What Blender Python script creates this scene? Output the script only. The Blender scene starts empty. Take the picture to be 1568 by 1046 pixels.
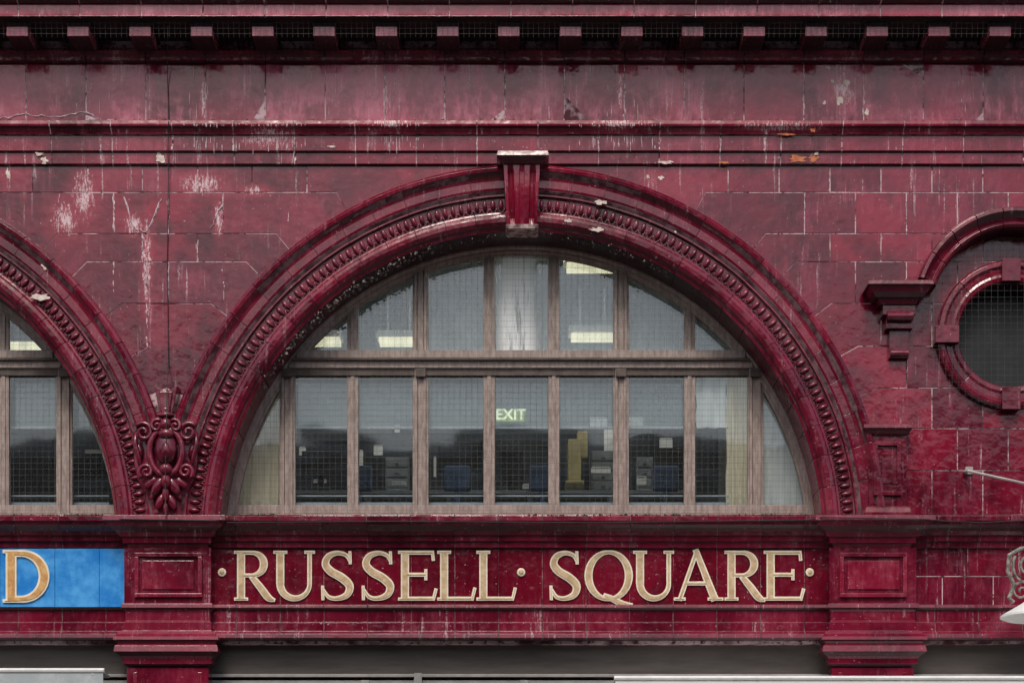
import bpy, bmesh, math, random
from mathutils import Vector, Matrix
random.seed(7)
D=18.0; S=160.0; CZ=1.6; ZC=6.8
def P(px,py,d=0.0):
    X=(px-784)/S; Z=ZC+(523-py)/S; k=(D-d)/D
    return Vector((X*k,-d,CZ+(Z-CZ)*k))
sc=bpy.context.scene
COL=sc.collection
def empty(name):
    e=bpy.data.objects.new(name,None); COL.objects.link(e); return e
class MB:
    def __init__(s): s.v=[]; s.f=[]
    def add(s,vs,fs):
        o=len(s.v); s.v+= [tuple(v) for v in vs]; s.f+=[tuple(i+o for i in f) for f in fs]
    def prism(s,pts,df,db):
        n=len(pts)
        vs=[(x,-df,z) for x,z in pts]+[(x,-db,z) for x,z in pts]
        fs=[tuple(range(n)),tuple(range(2*n-1,n-1,-1))]+[(i,i+n,(i+1)%n+n,(i+1)%n) for i in range(n)]
        s.add(vs,fs)
    def ppoly(s,pp,df,db,tilt=0.0):
        pts=[P(a,b,df) for a,b in pp]
        c=sum((p.x for p in pts))/len(pts); cz=sum((p.z for p in pts))/len(pts)
        tx=random.uniform(-tilt,tilt); tz=random.uniform(-tilt,tilt)
        n=len(pts)
        vs=[(p.x,-df+(p.x-c)*tx+(p.z-cz)*tz,p.z) for p in pts]+[(p.x,-db,p.z) for p in pts]
        fs=[tuple(range(n)),tuple(range(2*n-1,n-1,-1))]+[(i,i+n,(i+1)%n+n,(i+1)%n) for i in range(n)]
        s.add(vs,fs)
    def box(s,x0,x1,y0,y1,df,db,tilt=0):
        s.ppoly([(x0,y1),(x1,y1),(x1,y0),(x0,y0)],df,db,tilt)
    def wbox(s,x0,x1,y0,y1,z0,z1):
        s.add([(x0,y0,z0),(x1,y0,z0),(x1,y1,z0),(x0,y1,z0),(x0,y0,z1),(x1,y0,z1),(x1,y1,z1),(x0,y1,z1)],
              [(0,1,2,3),(4,5,6,7),(0,1,5,4),(1,2,6,5),(2,3,7,6),(3,0,4,7)])
    def strip(s,prof,x0,x1,joints,gap=1.3,back=-0.06,dref=None,off=0.0):
        dr=dref if dref is not None else sum(d for _,d in prof)/len(prof)
        xs=[x0]+[j for j in sorted(joints) if x0+6<j<x1-6]+[x1]
        pr=[(P(784,y,d).z,d-off) for y,d in prof]
        pr=[(pr[0][0],back)]+pr+[(pr[-1][0],back)]
        n=len(pr)
        for i in range(len(xs)-1):
            g=gap/2 if len(xs)>2 else 0
            a=P(xs[i]+(g if i>0 else 0),500,dr).x; b=P(xs[i+1]-(g if i<len(xs)-2 else 0),500,dr).x
            j=random.uniform(-.0015,.0015)
            vs=[(a,-d+j,z) for z,d in pr]+[(b,-d+j,z) for z,d in pr]
            fs=[tuple(range(n)),tuple(range(2*n-1,n-1,-1))]+[(k,k+n,(k+1)%n+n,(k+1)%n) for k in range(n)]
            s.add(vs,fs)
    def mitre(s,prof,x0,x1,dbase,back=-0.05):
        a=P(x0,500,dbase).x; b=P(x1,500,dbase).x
        vs=[];fs=[]
        for y,d in prof:
            z=P(784,y,d).z; e=d-dbase
            vs+=[(a-e,-back,z),(a-e,-d,z),(b+e,-d,z),(b+e,-back,z)]
        n=len(prof)
        for i in range(n-1):
            o=4*i
            for k in range(4):
                fs.append((o+k,o+(k+1)%4,o+4+(k+1)%4,o+4+k))
        fs.append((0,1,2,3)); fs.append((4*n-1,4*n-2,4*n-3,4*n-4))
        s.add(vs,fs)
    def ell(s,c,rx,ry,rz,seg=10,rings=6,rot=0.0):
        vs=[];fs=[]
        for i in range(rings+1):
            ph=math.pi*i/rings
            for j in range(seg):
                th=2*math.pi*j/seg
                x=rx*math.sin(ph)*math.cos(th); z=rz*math.cos(ph); y=ry*math.sin(ph)*math.sin(th)
                xr=x*math.cos(rot)-z*math.sin(rot); zr=x*math.sin(rot)+z*math.cos(rot)
                vs.append((c[0]+xr,c[1]+y,c[2]+zr))
        for i in range(rings):
            for j in range(seg):
                fs.append((i*seg+j,i*seg+(j+1)%seg,(i+1)*seg+(j+1)%seg,(i+1)*seg+j))
        s.add(vs,fs)
    def tube(s,pts,rads,seg=6):
        pts=[Vector(p) for p in pts]; n=len(pts)
        if not hasattr(rads,'__len__'): rads=[rads]*n
        vs=[];fs=[]
        for i,p in enumerate(pts):
            t=(pts[min(i+1,n-1)]-pts[max(i-1,0)]).normalized()
            up=Vector((0,1,0)) if abs(t.y)<.9 else Vector((1,0,0))
            a=t.cross(up).normalized(); b=t.cross(a).normalized()
            for j in range(seg):
                th=2*math.pi*j/seg
                vs.append(p+a*rads[i]*math.cos(th)+b*rads[i]*math.sin(th))
        for i in range(n-1):
            for j in range(seg):
                fs.append((i*seg+j,i*seg+(j+1)%seg,(i+1)*seg+(j+1)%seg,(i+1)*seg+j))
        fs.append(tuple(range(seg))); fs.append(tuple((n-1)*seg+j for j in range(seg)))
        s.add(vs,fs)
    def obj(s,name,mat,parent=None,bevel=0.0,smooth=False,recalc=True):
        me=bpy.data.meshes.new(name); me.from_pydata(s.v,[],s.f)
        bm=bmesh.new(); bm.from_mesh(me)
        if smooth: bmesh.ops.remove_doubles(bm,verts=bm.verts,dist=1e-5)
        if recalc: bmesh.ops.recalc_face_normals(bm,faces=bm.faces)
        bm.to_mesh(me); bm.free()
        me.materials.append(mat)
        o=bpy.data.objects.new(name,me); COL.objects.link(o)
        if smooth:
            for p in me.polygons: p.use_smooth=True
        if bevel>0:
            m=o.modifiers.new('bev','BEVEL'); m.width=bevel; m.segments=2; m.limit_method='ANGLE'; m.angle_limit=math.radians(35)
        if parent: o.parent=parent
        return o
# ---------------- materials ----------------
class NT:
    def __init__(s,name):
        s.m=bpy.data.materials.new(name); s.m.use_nodes=True
        s.t=s.m.node_tree; s.t.nodes.clear()
        s.out=s.n('ShaderNodeOutputMaterial'); s.geo=s.n('ShaderNodeNewGeometry')
    def n(s,ty,**k):
        x=s.t.nodes.new(ty)
        for a,b in k.items(): setattr(x,a,b)
        return x
    def l(s,a,b): s.t.links.new(a,b)
    def setin(s,node,idx,val):
        if hasattr(val,'is_linked') or hasattr(val,'links'): s.l(val,node.inputs[idx])
        else: node.inputs[idx].default_value=val
    def math(s,op,a,b=0.0,clamp=False):
        x=s.n('ShaderNodeMath',operation=op); x.use_clamp=clamp
        s.setin(x,0,a); s.setin(x,1,b); return x.outputs[0]
    def mr(s,v,a,b,c=0.0,d=1.0):
        x=s.n('ShaderNodeMapRange'); x.clamp=True; x.interpolation_type='SMOOTHSTEP'
        s.setin(x,0,v); s.setin(x,1,a); s.setin(x,2,b); s.setin(x,3,c); s.setin(x,4,d); return x.outputs[0]
    def noise(s,scale=(1,1,1),sc=1.0,detail=4,rough=.6,loc=(0,0,0),dist=0.0):
        mp=s.n('ShaderNodeMapping'); mp.inputs['Scale'].default_value=scale; mp.inputs['Location'].default_value=loc
        s.l(s.geo.outputs['Position'],mp.inputs[0])
        x=s.n('ShaderNodeTexNoise'); x.inputs['Scale'].default_value=sc; x.inputs['Detail'].default_value=detail
        x.inputs['Roughness'].default_value=rough; x.inputs['Distortion'].default_value=dist
        s.l(mp.outputs[0],x.inputs['Vector']); return x.outputs[0]
    def mix(s,f,a,b,mode='MIX'):
        x=s.n('ShaderNodeMix',data_type='RGBA',blend_type=mode)
        s.setin(x,0,f)
        for i,v in ((6,a),(7,b)):
            if isinstance(v,tuple): x.inputs[i].default_value=v+(1,) if len(v)==3 else v
            else: s.l(v,x.inputs[i])
        return x.outputs[2]
    def bsdf(s,color,rough=.5,bump=None,bstr=.2,bdist=.01,spec=.5,coat=0,metal=0):
        b=s.n('ShaderNodeBsdfPrincipled')
        if isinstance(color,tuple): b.inputs['Base Color'].default_value=color+(1,)
        else: s.l(color,b.inputs['Base Color'])
        s.setin(b,b.inputs.find('Roughness'),rough)
        b.inputs['Specular IOR Level'].default_value=spec
        b.inputs['Coat Weight'].default_value=coat; b.inputs['Coat Roughness'].default_value=.06
        b.inputs['Metallic'].default_value=metal
        if bump is not None:
            bp=s.n('ShaderNodeBump'); bp.inputs['Strength'].default_value=bstr; bp.inputs['Distance'].default_value=bdist
            s.l(bump,bp.inputs['Height']); s.l(bp.outputs[0],b.inputs['Normal'])
        s.l(b.outputs[0],s.out.inputs[0]); return b
SPOTS=[(310,282,58,30),(128,300,30,66),(225,400,14,110),(100,335,34,44),(410,215,66,24),(600,195,52,20),(312,150,9,60),
 (390,292,36,12),(945,200,60,16),(335,335,12,40),(205,345,25,30),(1290,140,34,34),(950,140,8,50),(590,150,9,55),(1190,203,120,9)]
def faience(name,dark,light,haze=.35,stain=.5,spots=False,grime=.5,hazec=(.33,.040,.080),undershade=.9):
    t=NT(name)
    r=t.geo.outputs['Random Per Island']
    c=t.mix(r,dark,light)
    n1=t.noise((1,1,1),1.6,3,.65)
    c=t.mix(t.mr(n1,.40,.68,0,.8),c,tuple(x*.5 for x in dark))
    nh=t.noise((1.2,1,.8),1.1,4,.7,(3,1,5),1.0)
    nf=t.noise((7,3,2.2),2.0,4,.75,(1,4,2))
    hz=t.math('MULTIPLY',t.mr(t.math('ADD',t.math('MULTIPLY',nh,.55),t.math('MULTIPLY',nf,.45)),.45,.64),haze)
    rr=t.math('FRACT',t.math('MULTIPLY',r,17.3))
    hz=t.math('ADD',hz,t.math('MULTIPLY',t.math('POWER',rr,4),haze*.6),True)
    c=t.mix(hz,c,hazec)
    ng=t.noise((3.2,2,3),2.5,5,.75,(9,2,1))
    gm=t.math('MULTIPLY',t.mr(ng,.52,.72),grime)
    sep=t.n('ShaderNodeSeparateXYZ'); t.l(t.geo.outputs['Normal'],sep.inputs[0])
    und=t.mr(sep.outputs[2],-.25,-.9,0,undershade)  # shade painted into the colour of downward-facing surfaces
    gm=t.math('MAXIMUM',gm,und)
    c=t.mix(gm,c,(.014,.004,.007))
    ns=t.noise((10,3,.45),2.0,4,.7,(0,0,0))
    nb=t.noise((20,10,14),2.5,4,.8,(4,4,4))
    patch=t.mr(nh,.44,.62)
    st=t.math('MULTIPLY',t.mr(ns,.56,.68),t.math('MULTIPLY',patch,t.mr(nb,.40,.60)))
    st=t.math('MULTIPLY',st,stain,True)
    if spots:
        acc=None
        for (px,py,rx,ry) in SPOTS:
            p=P(px,py,0)
            sub=t.n('ShaderNodeVectorMath',operation='SUBTRACT'); t.l(t.geo.outputs['Position'],sub.inputs[0]); sub.inputs[1].default_value=p
            mul=t.n('ShaderNodeVectorMath',operation='MULTIPLY'); t.l(sub.outputs[0],mul.inputs[0]); mul.inputs[1].default_value=(S/rx,0,S/ry)
            ln=t.n('ShaderNodeVectorMath',operation='LENGTH'); t.l(mul.outputs[0],ln.inputs[0])
            v=t.mr(ln.outputs['Value'],0.0,1.35,1.0,0.0)
            acc=v if acc is None else t.math('MAXIMUM',acc,v)
        fine=t.noise((17,6,5),3.5,7,.84,(2,7,3))
        th=t.math('SUBTRACT',.72,t.math('MULTIPLY',acc,.265))
        e=t.mr(t.math('SUBTRACT',fine,th),0.0,.07)
        c=t.mix(t.math('MULTIPLY',acc,.5),c,(.44,.035,.070))
        st=t.math('MAXIMUM',st,t.math('MULTIPLY',e,.85))
    c=t.mix(st,c,(.70,.55,.58))
    sp=t.mr(t.noise((1,1,1),34,2,.6,(5,5,5)),.70,.73)
    c=t.mix(t.math('MULTIPLY',sp,.5),c,(.55,.40,.42))
    rough=t.math('ADD',t.mr(nf,.3,.7,.07,.22),t.math('ADD',t.math('MULTIPLY',t.math('ADD',st,gm),.35),t.math('MULTIPLY',hz,.16)),True)
    wav=t.noise((1,1,1),8,2,.5)
    t.bsdf(c,rough,wav,.55,.016,.4,.3)
    return t.m
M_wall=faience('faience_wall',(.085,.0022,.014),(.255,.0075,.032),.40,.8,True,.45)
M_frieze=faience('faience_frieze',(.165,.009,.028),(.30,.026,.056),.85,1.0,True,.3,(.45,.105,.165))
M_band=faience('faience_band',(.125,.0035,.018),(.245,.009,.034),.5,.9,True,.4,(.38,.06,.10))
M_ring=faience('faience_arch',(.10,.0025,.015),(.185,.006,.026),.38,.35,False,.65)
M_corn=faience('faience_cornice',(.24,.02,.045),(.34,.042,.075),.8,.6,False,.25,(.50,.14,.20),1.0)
M_mod=faience('faience_modillion_lit',(.36,.05,.085),(.48,.09,.14),.8,.3,False,.2,(.60,.20,.27),1.0)  # paler than the cornice: front-face highlight put into the colour
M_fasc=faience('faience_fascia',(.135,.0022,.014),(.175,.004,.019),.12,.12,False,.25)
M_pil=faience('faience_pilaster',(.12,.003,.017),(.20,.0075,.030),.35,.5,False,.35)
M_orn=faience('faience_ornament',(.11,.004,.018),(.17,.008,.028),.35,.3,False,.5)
def mortar():
    t=NT('mortar_joints')
    n=t.noise((1,1,1),1.8,4,.75,(3,3,3)); nb=t.noise((1,1,1),14,3,.7)
    c=t.mix(t.mr(n,.38,.56),(.08,.018,.03),(.64,.46,.49))
    c=t.mix(t.mr(nb,.50,.64),c,(.06,.012,.02))
    t.bsdf(c,.9); return t.m
M_mort=mortar()
def simple(name,a,b,rough=.6,sc=6,stretch=(1,1,1),bstr=.2,spec=.4,metal=0,coat=0):
    t=NT(name); n=t.noise(stretch,sc,4,.7); c=t.mix(t.mr(n,.35,.65),a,b)
    t.bsdf(c,rough,n,bstr,.01,spec,coat,metal); return t.m
M_dark=simple('shade_dark_soffit',(.010,.004,.006),(.022,.008,.011),.8)  # near-black colour holds the shade under cornice and architrave
M_jb=simple('dark_joint',(.05,.012,.02),(.20,.11,.12),.9,9)
M_frame=simple('weathered_window_frame',(.25,.19,.165),(.40,.32,.285),.55,5,(6,3,1.5))
M_frame2=simple('dark_window_frame',(.07,.05,.042),(.12,.09,.075),.6,7)
M_grime=simple('grimy_stone',(.10,.05,.05),(.50,.38,.36),.9,16)
M_net=simple('netting_wire',(.03,.03,.03),(.06,.06,.055),.6)
M_netl=simple('netting_wire_pale',(.07,.075,.07),(.13,.135,.13),.6)
M_cream=simple('cream_glaze',(.78,.68,.50),(.88,.80,.64),.4,9,(1,1,1),.15)
M_gold=simple('gilded_letter_face',(.46,.31,.17),(.66,.50,.32),.4,14)
M_orng=simple('orange_letter_face',(.52,.25,.08),(.70,.43,.17),.4,14)
M_blue=simple('blue_enamel',(.012,.20,.60),(.09,.40,.82),.3,2.6,(1,1,1),.1)
M_chipc=simple('bare_bisque',(.55,.42,.36),(.78,.68,.62),.9,20)
M_lime=simple('lime_run',(.46,.28,.32),(.78,.64,.66),.9,20)
M_chipo=simple('bare_terracotta',(.42,.10,.045),(.60,.24,.12),.9,20)
M_metal=simple('shop_fascia_metal',(.065,.055,.048),(.10,.085,.078),.45,2,(.5,1,4))
M_alu=simple('aluminium_trim',(.25,.24,.23),(.34,.33,.31),.4,5)
M_black=simple('dark_interior',(.008,.009,.01),(.014,.014,.016),.5)
M_white=simple('white_canvas',(.70,.70,.68),(.8,.8,.78),.7,4)
M_cable=simple('cable_sheath',(.015,.013,.013),(.03,.028,.027),.6)
def glass(name,dust_sheen,dust_sheen_c,refl=.10):
    t=NT(name)
    tr=t.n('ShaderNodeBsdfTransparent'); tr.inputs[0].default_value=(.90,.94,.94,1)
    gl=t.n('ShaderNodeBsdfGlossy'); gl.inputs['Roughness'].default_value=.03; gl.inputs[0].default_value=(.9,.95,1,1)
    n=t.noise((1,1,1),.9,2,.4)
    bp=t.n('ShaderNodeBump'); bp.inputs['Strength'].default_value=.25; bp.inputs['Distance'].default_value=.03; t.l(n,bp.inputs['Height']); t.l(bp.outputs[0],gl.inputs['Normal'])
    m1=t.n('ShaderNodeMixShader'); m1.inputs[0].default_value=refl
    t.l(tr.outputs[0],m1.inputs[1]); t.l(gl.outputs[0],m1.inputs[2])
    df=t.n('ShaderNodeBsdfDiffuse'); df.inputs[0].default_value=dust_sheen_c+(1,)
    nn=t.noise((3,1,1.2),2.2,4,.7,(2,2,2))
    m2=t.n('ShaderNodeMixShader'); t.l(t.math('MULTIPLY',t.mr(nn,.3,.7,.6,1.15),dust_sheen),m2.inputs[0])
    t.l(m1.outputs[0],m2.inputs[1]); t.l(df.outputs[0],m2.inputs[2]); t.l(m2.outputs[0],t.out.inputs[0])
    return t.m
M_glass=glass('window_glass',.015,(.5,.52,.5),.10)
M_skysheen=glass('sky_sheen_inner_glass',.50,(.42,.47,.47),.05)  # grey diffuse layer paints the sky reflection on the top lights
M_netsheen=glass('net_sheen_inner_glass',.30,(.26,.30,.32),.05)  # grey diffuse layer paints the sheen over the lower lights
def smear():
    t=NT('whitewash_on_glass')
    n=t.noise((10,1,.6),1.6,6,.75,(1,1,1)); u=t.mr(n,.36,.50,.12,.97)
    p=P(797,455,-.427); sp=t.n('ShaderNodeSeparateXYZ'); t.l(t.geo.outputs['Position'],sp.inputs[0])
    dx=t.math('ABSOLUTE',t.math('SUBTRACT',sp.outputs[0],p.x-.03))
    u=t.math('MULTIPLY',u,t.mr(dx,.10,.24,1,.10))
    tr=t.n('ShaderNodeBsdfTransparent'); df=t.n('ShaderNodeBsdfDiffuse'); df.inputs[0].default_value=(.92,.94,.94,1)
    tl=t.n('ShaderNodeBsdfTranslucent'); tl.inputs[0].default_value=(.9,.92,.92,1); ad=t.n('ShaderNodeMixShader'); ad.inputs[0].default_value=.15
    t.l(df.outputs[0],ad.inputs[1]); t.l(tl.outputs[0],ad.inputs[2])
    m=t.n('ShaderNodeMixShader'); t.l(u,m.inputs[0]); t.l(tr.outputs[0],m.inputs[1]); t.l(ad.outputs[0],m.inputs[2]); t.l(m.outputs[0],t.out.inputs[0]); return t.m
M_smear=smear()
def emis(name,col,st):
    t=NT(name); e=t.n('ShaderNodeEmission'); e.inputs[0].default_value=col+(1,); e.inputs[1].default_value=st
    t.l(e.outputs[0],t.out.inputs[0]); return t.m
def cloth(name,col,tr=.45):
    t=NT(name); n=t.noise((9,1,1),2,4,.7); c=t.mix(t.mr(n,.3,.7),tuple(x*.85 for x in col),col)
    a=t.n('ShaderNodeBsdfDiffuse'); b=t.n('ShaderNodeBsdfTranslucent'); t.l(c,a.inputs[0]); t.l(c,b.inputs[0])
    m=t.n('ShaderNodeMixShader'); m.inputs[0].default_value=tr; t.l(a.outputs[0],m.inputs[1]); t.l(b.outputs[0],m.inputs[2]); t.l(m.outputs[0],t.out.inputs[0]); return t.m
M_cur=cloth('cream_curtain_cloth',(.86,.79,.62)); M_curw=cloth('white_curtain_cloth',(.88,.93,.93))
M_room=simple('room_plaster',(.13,.15,.155),(.18,.20,.205),.9); M_ceil=simple('room_ceiling_plaster',(.36,.40,.38),(.44,.47,.45),.9)

BLD=empty('station_building')
# ---------------- arches geometry ----------------
K=.985; AY=822
XL,XR=-880,1850
ARCH=[798,-288]
def acen(cx): 
    p=P(cx,AY,.08); return p.x,p.z
sR=(D-.08)/D/S
def apt(cx,r,th,d):
    x,z=acen(cx); return Vector((x+K*r*sR*math.cos(th),-d,z+r*sR*math.sin(th)))
RPROF=[(568,-.02),(568,.105),(566,.135),(562,.15),(557,.145),(553,.12),(549,.10),(545,.095),(534,.095),(531,.088),(529,.07),(527,.065),(523,.065),(521,.035),
 (501,.030),(499,.055),(496,.062),(493,.085),(488,.098),(482,.095),(477,.075),(474,.045),(470,.035),(470,-.50),(512,-.50),(512,-.02)]
XM=254.5
def ring(cx,clampmin=None,clampmax=None,nseg=31):
    b=MB()
    t0=math.asin(34/540)+.0; t1=math.pi-t0
    for i in range(nseg):
        a=t0+(t1-t0)*i/nseg; c=t0+(t1-t0)*(i+1)/nseg
        g=.0009
        sub=5; n=len(RPROF); vs=[];fs=[]
        j=random.uniform(-.002,.002); jr=random.uniform(-.25,.25)
        for k in range(sub+1):
            th=a+g+(c-a-2*g)*k/sub
            for r,d in RPROF:
                p=apt(cx,r+jr,th,d+j)
                if clampmin is not None: p.x=max(p.x,clampmin)
                if clampmax is not None: p.x=min(p.x,clampmax)
                vs.append(p)
        for k in range(sub):
            for m in range(n): fs.append((k*n+m,k*n+(m+1)%n,(k+1)*n+(m+1)%n,(k+1)*n+m))
        fs.append(tuple(range(n))); fs.append(tuple(sub*n+m for m in range(n)))
        b.add(vs,fs)
    return b
xm=P(XM,700,.05).x
ring(798,clampmin=xm+.002).obj('arch_moulding',M_ring,BLD,.0015)
ring(-288,clampmax=xm-.002).obj('arch_moulding',M_ring,BLD,.0015)
for cx,cmn,cmx in ((798,xm+.004,None),(-288,None,xm-.004)):
    b=MB(); n0=90; pr=[(565,.0),(565,.095),(556,.138),(548,.093),(530,.085),(524,.058),(519,.028),(503,.025),(498,.048),(488,.092),(476,.06),(472,.03),(472,-.48),(500,-.48),(500,0)]
    vs=[];fs=[];n=len(pr);t0=math.asin(34/540)
    for k in range(n0+1):
        th=t0+(math.pi-2*t0)*k/n0
        for r,d in pr:
            p=apt(cx,r,th,d)
            if cmn: p.x=max(p.x,cmn)
            if cmx: p.x=min(p.x,cmx)
            vs.append(p)
    for k in range(n0):
        for m in range(n): fs.append((k*n+m,k*n+(m+1)%n,(k+1)*n+(m+1)%n,(k+1)*n+m))
    b.add(vs,fs); b.obj('arch_joint_bed',M_jb,BLD)
def eggs(cx,side=None):
    b=MB(); N=122
    for i in range(N):
        th=math.asin(36/515)+(math.pi-2*math.asin(36/515))*(i+.5)/N
        p=apt(cx,511,th,.045)
        if side=='L' and p.x>xm-.01: continue
        if side=='R' and p.x<xm+.01: continue
        rot=th-math.pi/2
        b.ell(p,3.9*sR*random.uniform(.9,1.05),.022,8.6*sR,8,5,rot)
        q=apt(cx,514,th+ (math.pi/N)*.98,.040)
        b.ell(q,1.1*sR,.018,6*sR,5,4,rot)
        pts=[]
        for k in range(7):
            a=math.pi*k/6
            ox=5.6*sR*math.cos(a); oz=(-3+10.2*math.sin(a)*-1)*sR
            pts.append((p.x+ox*math.cos(rot)-oz*math.sin(rot),-.048,p.z+ox*math.sin(rot)+oz*math.cos(rot)))
        b.tube(pts,.0065,4)
    return b
eggs(798,'R').obj('egg_and_dart_moulding',M_orn,BLD,0,True)
eggs(-288,'L').obj('egg_and_dart_moulding',M_orn,BLD,0,True)
# ---------------- wall tiles ----------------
ROWS=[255,295,358,401,465,530,594,656,720,788]
RO=600; RI=520
def kx(cx,side,y,R=RO):
    s_=(AY-y)/R
    if s_>=1: return None
    return cx+side*K*R*math.sqrt(1-s_*s_)
def kin(cx,side,y):
    s_=(AY-y)/RO; c_=math.sqrt(max(0,1-s_*s_))
    return (cx+side*K*RI*c_, AY-RI*s_)
tb=MB(); G=.85; TL=.008
def tile(pp): tb.ppoly(pp,random.uniform(-.0004,.0018),-.04,TL)
def inset_quad(xa,xb,yb,yt): tile([(xa+G,yb-G),(xb-G,yb-G),(xb-G,yt+G),(xa+G,yt+G)])
for i in range(len(ROWS)-1):
    yt,yb=ROWS[i],ROWS[i+1]
    odd=i%2==1
    a_b=kx(-288,1,yb); a_t=kx(-288,1,yt); b_b=kx(798,-1,yb); b_t=kx(798,-1,yt)
    iL_b=kin(-288,1,yb); iL_t=kin(-288,1,yt); iR_b=kin(798,-1,yb); iR_t=kin(798,-1,yt)
    if yb<=594:
        if a_b>b_b-4: a_b=b_b=XM
        base=258 if odd else 218
        js=[base+84*k for k in range(-8,9)]
        lo=max(a_b,a_t)+13; hi=min(b_b,b_t)-13
        js=[j for j in js if lo<j<hi]
        if a_t>XM: a_t=XM-1
        if b_t<XM: b_t=XM+1
        if not js:
            tile([(iL_b[0],iL_b[1]),(a_b,yb-G),(iR_b[0],iR_b[1]),(iR_t[0],iR_t[1]+1),(b_t,yt+G),(a_t,yt+G),(iL_t[0],iL_t[1]+1)])
        else:
            tile([(iL_b[0],iL_b[1]-G),(a_b,yb-G),(js[0]-G,yb-G),(js[0]-G,yt+G),(a_t,yt+G),(iL_t[0],iL_t[1]+G)])
            for k in range(len(js)-1): inset_quad(js[k],js[k+1],yb,yt)
            tile([(js[-1]+G,yb-G),(b_b,yb-G),(iR_b[0],iR_b[1]-G),(iR_t[0],iR_t[1]+G),(b_t,yt+G),(js[-1]+G,yt+G)])
    for cx,side,end in ((798,1,XR),(-288,-1,XL)):
        kb=kx(cx,side,yb); kt=kx(cx,side,yt); ib=kin(cx,side,yb); it=kin(cx,side,yt)
        base=1310 if odd else 1271
        if side==1: js=[base+78*k for k in range(-8,8)]; js=[j for j in js if max(kb,kt)+14<j<end-10]
        else: js=[-base+510+78*k for k in range(-8,12)]; js=[j for j in js if end+10<j<min(kb,kt)-14]; js=js[::-1]
        j0=js[0] if js else end
        sg=side
        tile([(ib[0],ib[1]-G),(kb,yb-G),(j0-sg*G,yb-G),(j0-sg*G,yt+G),(kt,yt+G),(it[0],it[1]+G)])
        seq=js+[end]
        for k in range(len(seq)-1):
            xa,xb=sorted((seq[k],seq[k+1])); inset_quad(xa,xb,yb,yt)
for cx in ARCH:
    for sd in (-1,1):
        k=kx(cx,sd,255); n_=kin(cx,sd,255)
        tile([(cx,255+G),(k,255+G),n_,(cx+sd*4,AY-RI-12)])
wall_o=tb.obj('wall_tiles',M_wall,BLD)
OC=(1548,512)
def disc_cut(o,px,py,r):
    p=P(px,py,0.0)
    bm=bmesh.new(); bmesh.ops.create_cone(bm,cap_ends=True,segments=72,radius1=r/S,radius2=r/S,depth=1.0,matrix=Matrix.Translation(p)@Matrix.Rotation(math.pi/2,4,'X'))
    me=bpy.data.meshes.new('c'); bm.to_mesh(me); bm.free()
    c=bpy.data.objects.new('c',me); COL.objects.link(c)
    m=o.modifiers.new('b','BOOLEAN'); m.operation='DIFFERENCE'; m.object=c; m.solver='EXACT'
    dg=bpy.context.evaluated_depsgraph_get(); nm=bpy.data.meshes.new_from_object(o.evaluated_get(dg))
    o.modifiers.clear(); o.data=nm; bpy.data.objects.remove(c)
disc_cut(wall_o,OC[0],OC[1],92)
m=wall_o.modifiers.new('bev','BEVEL'); m.width=.0018; m.segments=1; m.limit_method='ANGLE'; m.angle_limit=math.radians(50)
cu=bpy.data.curves.new('wc','CURVE'); cu.dimensions='2D'; cu.fill_mode='BOTH'; cu.extrude=.09
def spl(pts):
    s_=cu.splines.new('POLY'); s_.points.add(len(pts)-1)
    for i,(x,y) in enumerate(pts): s_.points[i].co=(x,y,0,1)
    s_.use_cyclic_u=True
q=lambda a,b:(P(a,b,0).x,P(a,b,0).z)
spl([q(XL,985),q(XR,985),q(XR,60),q(XL,60)])
for cx in ARCH:
    pts=[]
    for k in range(61):
        th=.07+(math.pi-.14)*k/60; p=apt(cx,495,th,0); pts.append((p.x,p.z))
    spl(pts)
p=P(*OC,0); spl([(p.x+90/S*math.cos(t*math.pi/24),p.z+90/S*math.sin(t*math.pi/24)) for t in range(48)])
co=bpy.data.objects.new('tmp',cu); COL.objects.link(co)
dg=bpy.context.evaluated_depsgraph_get(); me=bpy.data.meshes.new_from_object(co.evaluated_get(dg)); bpy.data.objects.remove(co)
me.transform(Matrix.Translation((0,.0932,0))@Matrix.Rotation(math.pi/2,4,'X'))
me.materials.clear(); me.materials.append(M_mort)
wo=bpy.data.objects.new('wall_core',me); COL.objects.link(wo); wo.parent=BLD
fb=MB(); fj=[XL]+[40+91.6*k for k in range(-10,20)]+[XR]
fj=sorted(j for j in fj if XL<=j<=XR)
for i in range(len(fj)-1): fb.box(fj[i]+G,fj[i+1]-G,99,188,random.uniform(-.0005,.002),-.04,.010)
fb.obj('frieze_panels',M_frieze,BLD,.002)
bprof=[(184,.0),(185,.15),(190,.155),(193,.15),(197,.12),(203,.10),(206,.095),(207,.07),(231,.066),(233,.05),(235,.038),(251,.034),(256,.0)]
bj=[78+93.2*k for k in range(-11,21)]
b=MB(); b.strip(bprof,XL,XR,bj,1.8); b.obj('architrave_moulding',M_band,BLD,.0015)
b=MB(); b.strip([(y,d) for y,d in bprof],XL,XR,[],off=.0035,back=-.03); b.obj('architrave_joint_bed',M_mort,BLD)
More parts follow.
